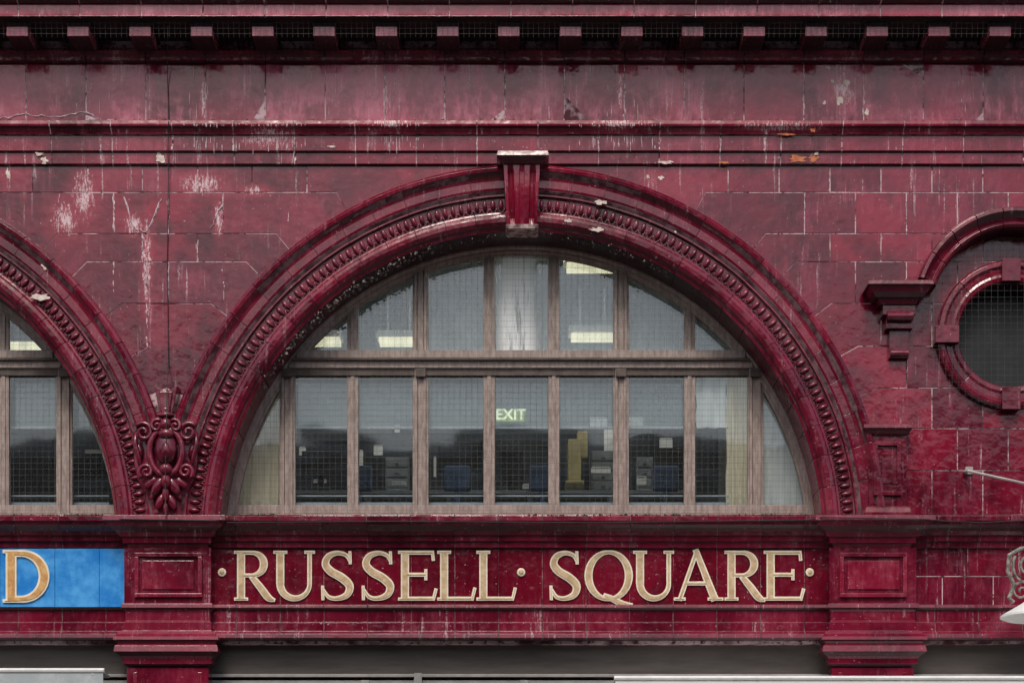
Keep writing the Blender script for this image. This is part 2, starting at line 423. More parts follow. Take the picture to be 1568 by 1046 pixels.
# cornice
CD=.50
b=MB(); b.strip([(99,.0),(97,.03),(93,.06),(88,.065),(84,.08),(78,.09),(74,.0)][::-1],XL,XR,[40+91.6*k for k in range(-10,20)],1.2); b.obj('cornice_bed_mould',M_ring,BLD,.0015)
z_s=P(784,27,CD).z
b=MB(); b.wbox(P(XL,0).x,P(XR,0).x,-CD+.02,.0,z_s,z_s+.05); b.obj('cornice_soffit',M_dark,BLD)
cprof=[(27,CD-.005),(27,CD),(25,CD+.012),(23,CD),(7,CD),(5,CD+.025),(1,CD+.05),(-10,CD+.10),(-24,CD+.14),(-26,CD+.12)]
cp=[(y,d) for y,d in cprof][::-1]
b=MB()
b.strip(cp,XL,XR,[28+94.3*k for k in range(-10,20)],1.8,back=CD-.1,dref=CD); b.obj('cornice_fascia',M_corn,BLD,.003)
b=MB(); b.strip([(y,d-.005) for y,d in cp],XL,XR,[],back=CD-.12,dref=CD); b.obj('cornice_joint_bed',M_mort,BLD)
b=MB()
for k in range(-9,19):
    xc=26+94.1*k
    if not XL+20<xc<XR-20: continue
    j=random.uniform(-1,1)
    b.box(xc-16.5+j,xc+16.5+j,41,56,.40,.0)
b.obj('cornice_modillions',M_mod,BLD,.005)
b=MB()
for k in range(-9,19):
    xc=26+94.1*k
    if XL+20<xc<XR-20: b.box(xc-19,xc+19,36,40.5,.41,.0)
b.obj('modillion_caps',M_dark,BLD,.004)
b=MB(); b.wbox(P(XL,0).x,P(XR,0).x,-.45,6,z_s+.28,z_s+.4); b.wbox(P(XL,0).x,P(XR,0).x,-.15,.2,z_s+.4,z_s+1.2); b.obj('parapet',M_corn,BLD)
# keystone
b=MB()
b.mitre([(231,.33),(231,.36),(238,.37),(241,.35),(246,.32),(251,.30)],772,829,.30,0)
b.obj('keystone_cap',M_ring,BLD,.002)
b=MB()
def kbody(b,y0,y1,w0,w1,d0,d1,cx=799):
    cs=[(-1,0),(-.98,0),(-.80,0),(-.74,-.03),(-.62,-.045),(-.50,-.03),(-.44,0),(-.16,0),(-.12,-.01),(0,-.012),(.12,-.01),(.16,0),(.44,0),(.50,-.03),(.62,-.045),(.74,-.03),(.80,0),(1,0)]
    vs=[];n=len(cs)+2
    for t in range(9):
        f=t/8; y=y0+(y1-y0)*f; w=w0+(w1-w0)*f; d=d0+(d1-d0)*f+.02*math.sin(f*math.pi)
        fl=1 if .07<f<.93 else 0
        row=[P(cx+w*u,y,d) for u,_ in cs]
        row=[Vector((r.x,-(d+e*fl),r.z)) for r,(u,e) in zip(row,cs)]
        row=[Vector((row[0].x,.02,row[0].z))]+row+[Vector((row[-1].x,.02,row[-1].z))]
        vs+=row
    fs=[(i*n+k,i*n+(k+1)%n,(i+1)*n+(k+1)%n,(i+1)*n+k) for i in range(8) for k in range(n)]
    fs+=[tuple(range(n)),tuple(8*n+k for k in range(n))]
    b.add(vs,fs)
kbody(b,251,344,28,23,.28,.20)
b.obj('keystone',M_band,BLD,.002)
b=MB(); b.mitre([(343,.18),(344,.215),(350,.21),(353,.19),(354,.15)],780,819,.18,-.02); b.obj('keystone_foot',M_grime,BLD,.003)
# ---------------- sill cornice, fascia, architrave ----------------
sprof=[(787,-.5),(788,.20),(790,.225),(797,.225),(799,.20),(803,.195),(808,.165),(813,.13),(819,.11),(820,.085),(828,.08),(830,.05),(838,.045),(839,.0)]
PILS=[(168,344),(1250,1422),(-916,-760),(1750,1900)]
bays=[(XL,205,0),(305,1290,1),(1385,XR,2)]
sj=[362+66.9*k for k in range(-19,24)]
b=MB(); bm_=MB(); af=MB(); am=MB(); ft=MB()
aprof=[(925,.02),(926,.06),(930,.065),(933,.05),(935,.030),(952,.028),(953,.050),(966,.052),(967,.075),(970,.10),(976,.105),(979,.09),(981,.0)]
for x0,x1,t in bays:
    b.strip(sprof,x0,x1,sj,1.3,back=-.5); bm_.strip([(y,d) for y,d in sprof[1:]],x0,x1,[],off=.006,back=-.1)
    af.strip(aprof,x0,x1,sj,1.5); am.strip(aprof,x0,x1,[],off=.004,back=-.04)
b.obj('sill_cornice',M_ring,BLD,.002); bm_.obj('sill_joint_bed',M_jb,BLD)
af.obj('lower_architrave',M_pil,BLD,.0015); am.obj('lower_architrave_joint_bed',M_jb,BLD)
xs=[305]+[j for j in sj if 345<j<1250]+[1290]
for i in range(len(xs)-1): ft.box(xs[i]+.35,xs[i+1]-.35,838,926,.008+random.uniform(-.001,.001),-.03,.003)
ft.obj('sign_fascia_tiles',M_fasc,BLD,.0015)
ft=MB()
for (ya,yb,o) in ((838,882,0),(882,926,39)):
    xs=[1395]+[1404+o+78*k for k in range(0,6) if 1404+o+78*k>1410]+[XR]
    for i in range(len(xs)-1): ft.box(xs[i]+.7,xs[i+1]-.7,ya+.7,yb-.7,0,-.03,.004)
ft.obj('side_bay_tiles',M_wall,BLD,.002)
pb=MB(); pf=MB(); cap=MB()
for (a,c) in PILS:
    cap.mitre([(787,.0),(788,.20),(788.5,.325),(796,.33),(799,.30),(804,.29),(810,.25),(815,.215),(821,.20),(822,.175),(831,.17),(833,.14),(838,.13)],a+22,c-22,.16,-.02)
    cx=(a+c)/2
    x0,x1=cx-66,cx+67
    pb.box(x0,x1,838,924,.13,-.02)
    for (u0,u1,v0,v1) in ((cx-50,cx+53,846,852),(cx-50,cx+53,908,914),(cx-50,cx-44,852.2,907.8),(cx+47,cx+53,852.2,907.8)):
        pf.box(u0,u1,v0,v1,.160,.12)
    pf.box(cx-38,cx+41,858,902,.141,.12)
    cap.mitre([(923,.135),(924,.17),(930,.175),(933,.15),(936,.14),(950,.14),(952,.155),(964,.155)],x0+2,x1-2,.14,-.02)
    cap.mitre([(964,.155),(966,.19),(970,.21),(974,.235),(979,.24),(981,.21),(985,.20),(988,.225),(997,.235),(1000,.21),(1004,.18),(1008,.165),(1016,.16),(1018,.14),(1020,.12)],x0+2,x1-2,.14,-.02)
    sx0=P(x0+4,1000,.12).x; sx1=P(x1-4,1000,.12).x
    zz=P(0,1021,.12).z; hh=.62; z=zz
    while z>0.15:
        pb.wbox(sx0,sx1,-.12,.1,max(z-hh,.1),z-.004); z-=hh
    for u0,u1 in ((x0+14,x0+20),(x1-20,x1-14)): 
        pf.wbox(P(u0,0,.13).x,P(u1,0,.13).x,-.132,-.11,.4,zz-.05)
pb.obj('pilaster_blocks',M_pil,BLD,.003); pf.obj('pilaster_panel_mouldings',M_band,BLD,.004); cap.obj('pilaster_capitals',M_pil,BLD,.002)
b=MB()
b.mitre([(648,.13),(650,.19),(655,.195),(659,.17),(664,.15),(667,.13),(668,.12)],1331,1386,.13,-.02)
b.box(1330,1388,667,776,.12,-.02)
b.mitre([(775,.12),(777,.15),(784,.16),(790,.16)],1330,1388,.12,-.02)
for (u0,u1,v0,v1) in ((1338,1380,676,682),(1338,1380,752,758),(1338,1344,682.3,751.7),(1374,1380,682.3,751.7)): b.box(u0,u1,v0,v1,.148,.10)
b.box(1350,1368,694,740,.130,.10)
b.obj('arch_end_pedestal',M_pil,BLD,.003)
def circ_ring(b,px,py,prof,t0=0,t1=2*math.pi,nseg=8,sub=9,g=.006,dref=0.05):
    c=P(px,py,dref); n=len(prof)
    for i in range(nseg):
        a=t0+(t1-t0)*i/nseg; e=t0+(t1-t0)*(i+1)/nseg; vs=[];fs=[]
        for k in range(sub+1):
            th=a+g+(e-a-2*g)*k/sub
            for r,d in prof: vs.append((c.x+r/S*math.cos(th),-d,c.z+r/S*math.sin(th)))
        for k in range(sub):
            for m in range(n): fs.append((k*n+m,k*n+(m+1)%n,(k+1)*n+(m+1)%n,(k+1)*n+m))
        fs.append(tuple(range(n))); fs.append(tuple(sub*n+m for m in range(n))); b.add(vs,fs)
b=MB(); circ_ring(b,OC[0],OC[1],[(113,-.02),(113,.05),(110,.07),(104,.075),(100,.055),(92,.05),(88,.06),(82,.05),(79,.02),(79,-.25),(95,-.25),(95,-.02)],.0,2*math.pi,8,9,.003)
for ang in (0,90,180,270):
    th=math.radians(ang); c=P(OC[0]+98*math.cos(th),OC[1]-98*math.sin(th),.1)
    w=18/S if ang in(0,180) else 14/S; h=13/S if ang in (0,180) else 17/S
    b.wbox(c.x-w,c.x+w,-.12,-.0,c.z-h,c.z+h)
b.obj('oculus_surround',M_pil,BLD,.003)
HC=(1548,484)
b=MB(); circ_ring(b,HC[0],HC[1],[(156,-.02),(156,.24),(153,.27),(148,.275),(144,.25),(140,.22),(134,.21),(131,.225),(127,.21),(125,.17),(125,-.02)],math.radians(18),math.radians(162),9,6,.003)
b.obj('oculus_hood',M_ring,BLD,.003)
b=MB()
for cx in (1376,1720):
    b.mitre([(427,.22),(429,.30),(435,.31),(438,.28),(447,.26),(455,.22),(458,.19),(466,.17),(468,.15)],cx-31,cx+31,.19,-.02)
    b.box(cx-24,cx+26,467,482,.15,-.02)
    b.box(cx-19,cx+22,482,503,.11,-.02)
    b.box(cx-14,cx+16,503,548,.06,-.02)
    p0=P(cx-18,484,.15);p1=P(cx+22,484,.15)
    b.tube([p0,p1],.045,14)
    p0=P(cx-13,541,.07);p1=P(cx+15,541,.07); b.tube([p0,p1],.03,12)
b.obj('hood_corbels',M_orn,BLD,.004)
b=MB(); c=P(*OC,-.2)
vs=[(c.x+90/S*math.cos(k*math.pi/24),.2,c.z+90/S*math.sin(k*math.pi/24)) for k in range(48)]; b.add(vs,[tuple(range(48))]); b.obj('oculus_dark_glass',M_black,BLD)
# cartouche
b=MB()
def pe(px,py,d,rx,ry,rz,rot=0,seg=12,rings=8):
    p=P(px,py,d); b.ell(p,rx/S,ry,rz/S,seg,rings,rot)
cx=254
pe(cx,687,.20,17,.06,25); 
pts=[P(cx+25*math.sin(t),690-33*math.cos(t)*(1.0 if math.cos(t)>0 else 1.15),.19) for t in [k*2*math.pi/26 for k in range(27)]]
b.tube(pts,.03,8)
def volute(px,py,sgn,R,turns=1.6,d=.2,rad=.022,start=0.0):
    pts=[];rs=[]
    for k in range(26):
        f=k/25; a=start+turns*2*math.pi*f; r=R*(1-.82*f)
        pts.append(P(px+sgn*r*math.cos(a),py-r*math.sin(a),d+.03*f)); rs.append(rad*(1-.4*f))
    b.tube(pts,rs,7)
for sg in (-1,1):
    volute(cx+sg*34,662,sg,15,1.5,.17,.028,math.pi*.2)
    volute(cx+sg*30,722,sg,12,1.5,.17,.024,-math.pi*.3)
    volute(cx+sg*14,652,-sg,10,1.3,.2,.02,math.pi*.3)
    b.tube([P(cx+sg*x,y,.15) for x,y in ((46,662),(47,680),(42,700),(38,718))],[.02,.026,.022,.018],7)
    b.tube([P(cx+sg*x,y,.15) for x,y in ((30,650),(40,655),(47,665))],[.02,.022,.015],7)
    pe(cx+sg*12,744,.17,8,.04,16,sg*.5); pe(cx+sg*22,738,.14,7,.03,13,sg*.9)
    pe(cx+sg*9,768,.15,6,.03,13,sg*.35)
    pe(cx+sg*17,757,.13,5,.03,11,sg*.7)
    pe(cx+sg*40,690,.12,5,.03,12,-sg*.2)
pe(cx,664,.24,12,.04,8); pe(cx,650,.2,9,.05,10); pe(cx,636,.16,14,.05,5); pe(cx,628,.15,9,.04,6); pe(cx,718,.22,10,.04,9); pe(cx,737,.2,8,.05,12)
pe(cx,755,.17,6,.04,14); pe(cx,778,.14,4,.03,13); pe(cx,690,.24,7,.035,14)
pe(cx,700,.06,50,.06,72,0,20,12)
b.obj('cartouche',M_orn,BLD,0,True)
b=MB()
b.prism([(P(x,y,.16).x,P(x,y,.16).z) for x,y in ((236,590),(254,600),(272,590),(268,612),(262,640),(246,640),(240,612))],.16,0)
b.prism([(P(x,y,.17).x,P(x,y,.17).z) for x,y in ((244,600),(264,600),(260,632),(248,632))],.185,0)
b.obj('cartouche_stem',M_orn,BLD,.006)
# ---------------- windows ----------------
WD=-.42
M_rail=simple('pale_rail',(.26,.30,.34),(.34,.38,.42),.5)
def win(cx,low,up,thick,name):
    f=MB(); f2=MB()
    czx,czz=acen(cx)
    def topz(x,r):
        u=(x-czx)/(K*r*sR); 
        return czz+r*sR*math.sqrt(max(0,1-u*u))
    def arcf(b,prof,N=72):
        n=len(prof);vs=[];fs=[]; t0=-.02
        for k in range(N+1):
            th=t0+(math.pi-2*t0)*k/N
            for r,d in prof: 
                p=apt(cx,r,th,d); vs.append(p)
        for k in range(N):
            for m in range(n): fs.append((k*n+m,k*n+(m+1)%n,(k+1)*n+(m+1)%n,(k+1)*n+m))
        b.add(vs,fs)
    arcf(f,[(473,-.36),(467,-.365),(465,-.38),(461,-.385),(460,-.40),(457,-.405),(457,-.47),(473,-.47)])
    zb=P(0,812,WD).z; 
    def mull(px,w,y0,d0,b,r=460,zlow=None,d1=-.47):
        a=P(px-w/2,500,d0).x; c=P(px+w/2,500,d0).x
        zt=min(topz(a,r),topz(c,r)) if y0 is None else P(0,y0,d0).z
        zl=zb if zlow is None else P(0,zlow,d0).z
        if zt<=zl: return
        vs=[(a,-d0,zl),(c,-d0,zl),(c,-d0,zt if y0 is not None else topz(c,r)),(a,-d0,zt if y0 is not None else topz(a,r))]
        vs+=[(v[0],-d1,v[2]) for v in vs]
        b.add(vs,[(0,1,2,3),(7,6,5,4),(0,4,5,1),(1,5,6,2),(2,6,7,3),(3,7,4,0)])
    for x in low:
        w=24 if x-cx in thick else 17
        mull(x,w,562,-.405,f)
        mull(x,w*.35,562,-.392,f)
        if x-cx in thick:
            mull(x-7,4,564,-.375,f); mull(x+6,4,564,-.375,f)
            p=P(x,572,-.35); f2.wbox(p.x-.05,p.x+.05,.34,.40,p.z-.03,p.z+.05); 
    for x in up:
        w=24 if x-cx in thick else 17
        mull(x,w,None,-.41,f,zlow=540); mull(x,w*.35,None,-.396,f,zlow=540)
        if x-cx in thick:
            mull(x-8,4,None,-.38,f,zlow=540); mull(x+7,4,None,-.38,f,zlow=540)
    def bar(y0,y1,d0,b,r=466,d1=-.46):
        z0=P(0,y1,d0).z; z1=P(0,y0,d0).z; zm=(z0+z1)/2
        hx=K*r*sR*math.sqrt(max(0,1-((zm-czz)/(r*sR))**2))
        b.wbox(czx-hx,czx+hx,-d0,-d1,z0,z1)
    bar(536,548,-.35,f); bar(548.3,551,-.32,f2); bar(551.3,563,-.36,f); bar(563.3,575,-.385,f2)
    bar(773,786,-.385,f); bar(786.3,815,-.34,f)
    g=MB(); vs=[apt(cx,463,math.pi*k/60,-.43) for k in range(61)]; zz=zb-.02
    vs+= [Vector((vs[-1].x,.43,zz)),Vector((vs[0].x,.43,zz))]
    g.add(vs,[tuple(range(len(vs)))])
    W=empty(name); W.parent=BLD
    f.obj('window_frame',M_frame,W,.003); f2.obj('window_drip_bars',M_frame2,W,.003)
    g.obj('window_panes',M_glass,W)
    h=MB(); pts=[]
    for k in range(61):
        th=math.pi*k/60; p=apt(cx,462,th,-.49)
        if p.z>P(0,548,-.49).z: pts.append((p.x,p.z))
    h.add([(x,.49,z) for x,z in pts],[tuple(range(len(pts)))]); h.obj('sky_sheen_top_lights',M_skysheen,W)  # extra sheet carrying the painted sky reflection
    h=MB(); h.box(cx-425,cx+425,560,655,-.54,-.543); h.obj('net_sheen_inner_panes',M_netsheen,W)  # extra sheet carrying the painted grey sheen
    h=MB(); h.box(cx-445,cx+445,653,656.5,-.53,-.56); h.box(cx-455,cx+455,758,760,-.53,-.56); h.box(cx-455,cx+455,769,774,-.53,-.58); h.obj('secondary_glazing_rails',M_rail,W)
    nt=MB(); step=9.2; wv=.0009
    r=468*sR
    x=czx-K*r+.03
    while x<czx+K*r-.02:
        zt=topz(x,468); nt.add([(x-wv,.30,zb),(x+wv,.30,zb),(x+wv,.30,zt),(x-wv,.30,zt)],[(0,1,2,3)]); x+=step/S
    z=zb
    while z<czz+r-.02:
        hx=K*r*math.sqrt(max(0,1-((z-czz)/r)**2)) if z>czz else K*r
        nt.add([(czx-hx,.301,z-wv),(czx+hx,.301,z-wv),(czx+hx,.301,z+wv),(czx-hx,.301,z+wv)],[(0,1,2,3)]); z+=step/S
    nt.obj('bird_netting',M_netl,W)
win(798,[440,540,644,749,848,951,1056,1157],[540,644,749,848,951,1056],(-154,153,-358,359),'arched_window')
win(-288,[98,5,-90,-188,-288,-390,-490,-590,-670],[5,-90,-188,-288,-390,-490],(386,),'arched_window')
b=MB(); p0=P(759,545,-.427); p1=P(839,376,-.427)
b.add([(p0.x,.427,p0.z),(p1.x,.427,p0.z),(p1.x,.427,p1.z),(p0.x,.427,p1.z)],[(0,1,2,3)]); b.obj('whitewash_on_glass',M_smear,BLD)
# ---------------- interior ----------------
x0,x1=P(XL,0).x,P(1440,0).x
z0,z1=4.55,8.35; yb=4.6
b=MB(); b.add([(x0,yb,z0),(x1,yb,z0),(x1,yb,z1),(x0,yb,z1),(x0,.2,z0),(x1,.2,z0),(x1,.2,z1),(x0,.2,z1)],[(0,1,2,3),(0,1,5,4),(1,2,6,5),(0,3,7,4)]); b.obj('room_walls',M_room,BLD)
b=MB(); b.wbox(x0-.1,x1+.1,.2,yb+.1,z1,z1+.1); b.wbox(x0-.1,x1+.1,.2,yb+.1,z0-.2,z0); b.wbox(x0-.2,x0-.1,.2,yb+.3,0,8.9); b.wbox(x1+.1,x1+.2,.2,yb+.3,3.5,8.9); b.wbox(x0-.1,x1+.2,yb+.1,yb+.3,0,9); b.wbox(P(XR,0).x-.1,P(XR,0).x,.2,yb+.2,0,9.3); b.obj('room_ceiling',M_ceil,BLD)
M_lamp=emis('fluorescent_tube_glow',(1,.90,.60),1.4); M_lampfill=emis('added_fill_strip',(1,.96,.86),16)  # second emitter is for the added out-of-view strips
for i,(a,c,y,dd) in enumerate(((868,940,409,-1.6),(875,940,516,-3.2),(470,520,523,-3.2),(1120,1150,523,-3.0),(10,95,531,-1.7),(580,640,523,-3.4),(-200,-100,480,-2),(1060,1220,345,-1.25),(350,500,345,-1.25),(600,760,340,-1.3),(820,980,340,-1.3))):  # last strips are unseen, added to brighten curtains and room contents
    b=MB(); p=P(a,y,dd); p2=P(c,y,dd); pz=min(p.z,8.22); b.wbox(p.x,p2.x,-dd,-dd+.22,pz,pz+.05)
    o=b.obj('ceiling_and_fill_light',M_lamp if i<7 else M_lampfill)
    b=MB(); b.wbox(p.x-.03,p2.x+.03,-dd-.03,-dd+.25,pz+.051,min(pz+.12,8.34)); 
    for xx in (p.x+.1,p2.x-.1): b.wbox(xx-.01,xx+.01,-dd+.1,-dd+.12,min(pz+.12,8.3),8.349)
    h=b.obj('housing',M_white,o)
def curtain(px0,px1,py0,py1,d,mat,n=9,amp=.03,name='curtain'):
    b=MB(); N=n*8; vs=[];fs=[]
    rows=8
    for r in range(rows+1):
        for k in range(N+1):
            f=k/N; p=P(px0+(px1-px0)*f,py0+(py1-py0)*r/rows,d)
            a=amp*(.6+.4*r/rows)
            vs.append((p.x+.008*math.sin(r*1.7+k*.4),p.y+a*math.sin(f*n*2*math.pi+.3*math.sin(r))+amp*.4*math.sin(f*n*4.3+1),p.z))
    for r in range(rows):
        for k in range(N): fs.append((r*(N+1)+k,r*(N+1)+k+1,(r+1)*(N+1)+k+1,(r+1)*(N+1)+k))
    b.add(vs,fs); return b.obj(name,mat,None,0,True,False)
curtain(340,440,570,785,-.50,M_cur,8,.02)
curtain(1112,1150,570,785,-.51,M_cur,3,.02)
curtain(1160,1262,570,790,-.49,M_curw,5,.015)
curtain(1066,1112,570,655,-.50,M_curw,2,.015)
curtain(-140,-60,570,785,-.7,M_cur,6)
M_desk=simple('office_grey',(.008,.011,.016),(.03,.036,.045),.4,2.5); M_paper=simple('paper',(.75,.75,.73),(.85,.85,.83),.8); M_tan=simple('cardboard',(.42,.35,.16),(.5,.42,.22),.8); M_chair=simple('blue_upholstery',(.03,.06,.12),(.06,.10,.18),.7); M_cab=simple('grey_cabinet_paint',(.16,.18,.19),(.22,.24,.25),.5)
b=MB(); b.box(445,1000,664,800,-2.6,-2.7); b.box(445,700,672,676,-2.57,-2.6); b.box(600,640,640,664,-2.6,-2.8); b.box(1000,1100,650,800,-2.62,-2.7); b.box(100,190,650,800,-2.6,-2.7); b.box(-300,80,660,800,-2.6,-2.7)
b.obj('office_partition',M_desk)
for (a,c,y0,y1,dd) in ((458,468,685,697,-2.5),(572,586,683,697,-2.5),(903,930,640,655,-2.3),(925,945,655,690,-2.3),(905,935,716,724,-2.2),(604,612,652,662,-2.4),(640,644,670,672,-2),(975,990,730,742,-2),(690,700,680,690,-2.3),(550,556,690,720,-2.4),(960,985,640,652,-2.4),(480,500,735,739,-2.2),(1010,1030,672,690,-2.4),(130,160,690,694,-2.3),(600,622,738,742,-1.8),(800,815,742,748,-1.8),(664,668,700,730,-2.2)):
    b=MB(); b.box(a,c,y0,y1,dd,dd-.01); b.box(a+1,c-1,y0-1.5,y0-.3,dd+.004,dd-.01); b.obj('notice_paper',M_paper)
b=MB(); b.box(870,890,672,735,-2.1,-2.3); b.box(884,900,660,700,-2.2,-2.4); b.box(866,894,735,740,-2.0,-2.35); b.obj('stacked_boxes',M_tan,None,.01)
for (a,c,y0,y1) in ((905,942,690,760),(975,1000,700,760),(590,626,700,760)):
    b=MB(); b.box(a,c,y0,y1,-2.3,-2.55)
    for k in range(4): b.box(a+2,c-2,y0+3+k*15,y0+15+k*15,-2.29,-2.3); b.box((a+c)/2-3,(a+c)/2+3,y0+8+k*15,y0+9.5+k*15,-2.275,-2.29)
    b.obj('filing_cabinet',M_cab,None,.006)
for (a,c,y0,y1) in ((672,738,676,722),(462,520,690,728),(765,800,690,735),(1005,1045,685,730)):
    b=MB(); b.box(a,c,y0,y1,-1.9,-1.95); b.box((a+c)/2-5,(a+c)/2+5,y1+.2,y1+18,-1.93,-1.97); b.box((a+c)/2-16,(a+c)/2+16,y1+18,y1+22,-1.85,-2.05)
    o=b.obj('computer_monitor',M_black,None,.01)
for xc in (550,700,830,1020):
    b=MB(); b.box(xc-20,xc+20,712,750,-1.4,-1.5); b.box(xc-4,xc+4,750,790,-1.42,-1.48); b.box(xc-24,xc+24,775,782,-1.3,-1.8); b.obj('office_chair',M_chair,None,.03)
b=MB(); p0=P(440,752,-1.75); p1=P(1060,752,-1.75); b.wbox(p0.x,p1.x,1.7,2.4,p0.z-.04,p0.z); 
for k in range(6): 
    x=p0.x+(p1.x-p0.x)*k/5; b.wbox(x-.03,x+.03,1.72,1.78,4.56,p0.z-.041)
b.obj('long_desk',M_cab,None,.004)
EX=empty('exit_sign')
b=MB(); b.box(760,804,628,644,-1.8,-1.86); b.obj('sign_box',emis('exit_sign_green',(.42,.56,.03),.75),EX,.004)
b=MB(); b.box(779,781,600,627.6,-1.82,-1.83); b.obj('hanger',M_metal,EX)
tc=bpy.data.curves.new('exit','FONT'); tc.body='EXIT'; tc.size=.155; tc.align_x='CENTER'; tc.extrude=.002; tc.offset=.003
to=bpy.data.objects.new('lettering',tc); COL.objects.link(to); p=P(782,642,-1.79); to.location=p; to.rotation_euler=(math.pi/2,0,0); tc.materials.append(emis('exit_letter_white',(1,1,.7),1.6)); to.parent=EX
# ---------------- lettering ----------------
def catmull(pts,n=5):
    out=[]
    for i in range(len(pts)-1):
        p0=pts[max(i-1,0)];p1=pts[i];p2=pts[i+1];p3=pts[min(i+2,len(pts)-1)]
        for k in range(n):
            t=k/n
            out.append(tuple(.5*((2*b_)+(-a_+c_)*t+(2*a_-5*b_+4*c_-d_)*t*t+(-a_+3*b_-3*c_+d_)*t**3) for a_,b_,c_,d_ in zip(p0,p1,p2,p3)))
    out.append(pts[-1]); return out
def arcp(cx,cy,rx,ry,a0,a1,wf,n=18):
    o=[]
    for k in range(n+1):
        a=math.radians(a0+(a1-a0)*k/n); o.append((cx+rx*math.cos(a),cy+ry*math.sin(a),wf(a)))
    return o
def glyph(ch,w,H,T=12.5,t=4.5):
    R=[]; s=2.6
    def ser(x,y,l=None): 
        l=l or (T*.5+4.5); R.append([(x-l,y,s),(x+l,y,s)])
    def side(a): return t+(T-t)*abs(math.cos(a))**1.3
    sx=T*.5+5
    if ch in 'REDL':
        R.append([(sx,0,T),(sx,H,T)]); ser(sx,s/2); ser(sx,H-s/2)
    if ch=='R':
        R.append([(sx,H-t/2,t),(w*.45,H-t/2,t)]+arcp(w*.45,H*.74,w*.30,H*.26-t/2,90,-90,side)+[(sx,H*.48+t/2,t)])
        R.append(catmull([(w*.44,H*.48,7),(w*.66,H*.26,T*.9),(w*.86,H*.05,T*.9),(w*1.02,-.5,3)]))
    if ch=='E':
        R.append([(sx,H-t/2,t),(w*.88,H-t/2,t)]); R.append([(w*.87,H,2.6),(w*.89,H*.82,3)])
        R.append([(sx,H*.52,t),(w*.70,H*.52,t)]); R.append([(w*.70,H*.62,2.6),(w*.70,H*.42,2.6)])
        R.append([(sx,t/2,t),(w*.89,t/2,t)]); R.append([(w*.89,0,2.6),(w*.96,H*.22,3)])
    if ch=='L':
        R.append([(sx,t/2,t),(w*.88,t/2,t)]); R.append([(w*.88,0,2.6),(w*.95,H*.24,3)])
    if ch=='D':
        R.append([(sx,H-t/2,t),(w*.42,H-t/2,t)]+arcp(w*.42,H*.5,w*.50,H*.5-t/2,90,-90,side)+[(sx,t/2,t)])
    if ch=='U':
        t2=t+1; xr=w-9
        R.append([(sx,H,T),(sx,H*.33,T)]+arcp((sx+xr)/2,H*.33,(xr-sx)/2,H*.33-t/2-.5,180,360,lambda a:(T*.5+t*.5)+(T-t2)*.5*(-math.cos(a)) if math.cos(a)<0 else t2+(1-math.cos(a))*((T*.5+t*.5)-t2))+[(xr,H,t2)])
        ser(sx,H-s/2); ser(xr,H-s/2,7)
    if ch=='S':
        f=T/12.5
        q_=[(.84,.81,3),(.74,.925,5),(.50,.968,6),(.26,.90,9.5),(.17,.74,12),(.32,.59,13),(.64,.45,13.5),(.84,.29,13),(.77,.11,10),(.50,.03,6),(.26,.06,5),(.12,.20,3)]
        R.append(catmull([(a*w,b_*H,c_*f) for a,b_,c_ in q_]))
        R.append([(w*.85,H*.99,2.6),(w*.86,H*.75,2.6)]); R.append([(w*.09,H*.28,2.6),(w*.10,.5,2.6)])
    if ch in 'QO':
        R.append(arcp(w*.5,H*.5,w*.5-T*.5,H*.5-t*.5+.8,0,360,side,36))
    if ch=='Q': R.append(catmull([(w*.40,H*.10,4),(w*.58,H*.02,7),(w*.80,-H*.08,7),(w*1.0,-H*.10,2.5)]))
    if ch=='A':
        R.append([(w*.47,H*1.0,4.5),(w*.13,0,5)]); R.append([(w*.45,H*1.03,7),(w*.84,0,T)])
        R.append([(w*.25,H*.34,t),(w*.68,H*.34,t)]); ser(w*.13,s/2,8); ser(w*.85,s/2,11)
    if ch=='N':
        R.append([(sx,0,5),(sx,H,5)]); R.append([(sx-2,H,T),(w-9,0,T)]); R.append([(w-8,0,5),(w-8,H,5)]); ser(sx,s/2,8); ser(w-8,H-s/2,8)
    if ch=='G':
        R.append(arcp(w*.5,H*.5,w*.5-T*.5,H*.5-t*.5,40,320,side,28)); R.append([(w*.85,H*.42,T*.8),(w*.85,H*.06,T*.8)]); ser(w*.85,H*.42,10)
    return R
def ribbon(b,pts,x0,ybase,d,dback,grow,idx):
    n=len(pts); pl=[Vector((p[0],p[1])) for p in pts]; wd=[max(p[2]+2*grow,.7) for p in pts]
    closed=(pl[0]-pl[-1]).length<.01
    L=[];Rr=[]
    for i in range(n):
        a=pl[i-1] if i>0 else (pl[-2] if closed else pl[0]); c=pl[i+1] if i<n-1 else (pl[1] if closed else pl[-1])
        tg=(c-a).normalized() if (c-a).length>1e-6 else Vector((1,0)); nm=Vector((-tg.y,tg.x))
        p=pl[i].copy()
        if not closed and i==0: p-=tg*grow
        if not closed and i==n-1: p+=tg*grow
        L.append(p+nm*wd[i]/2); Rr.append(p-nm*wd[i]/2)
    dd=d+idx*.0003
    W=lambda v,de:(lambda q:(q.x,-de,q.z))(P(x0+v.x,ybase-v.y,d))
    vs=[W(v,dd) for v in L]+[W(v,dd) for v in Rr]+[W(v,dback) for v in L]+[W(v,dback) for v in Rr]
    fs=[]
    for i in range(n-1):
        fs.append((i,i+1,n+i+1,n+i)); fs.append((i,i+1,2*n+i+1,2*n+i)); fs.append((n+i,n+i+1,3*n+i+1,3*n+i))
    if not closed: fs+=[(0,n,3*n,2*n),(n-1,2*n-1,4*n-1,3*n-1)]
    b.add(vs,fs)
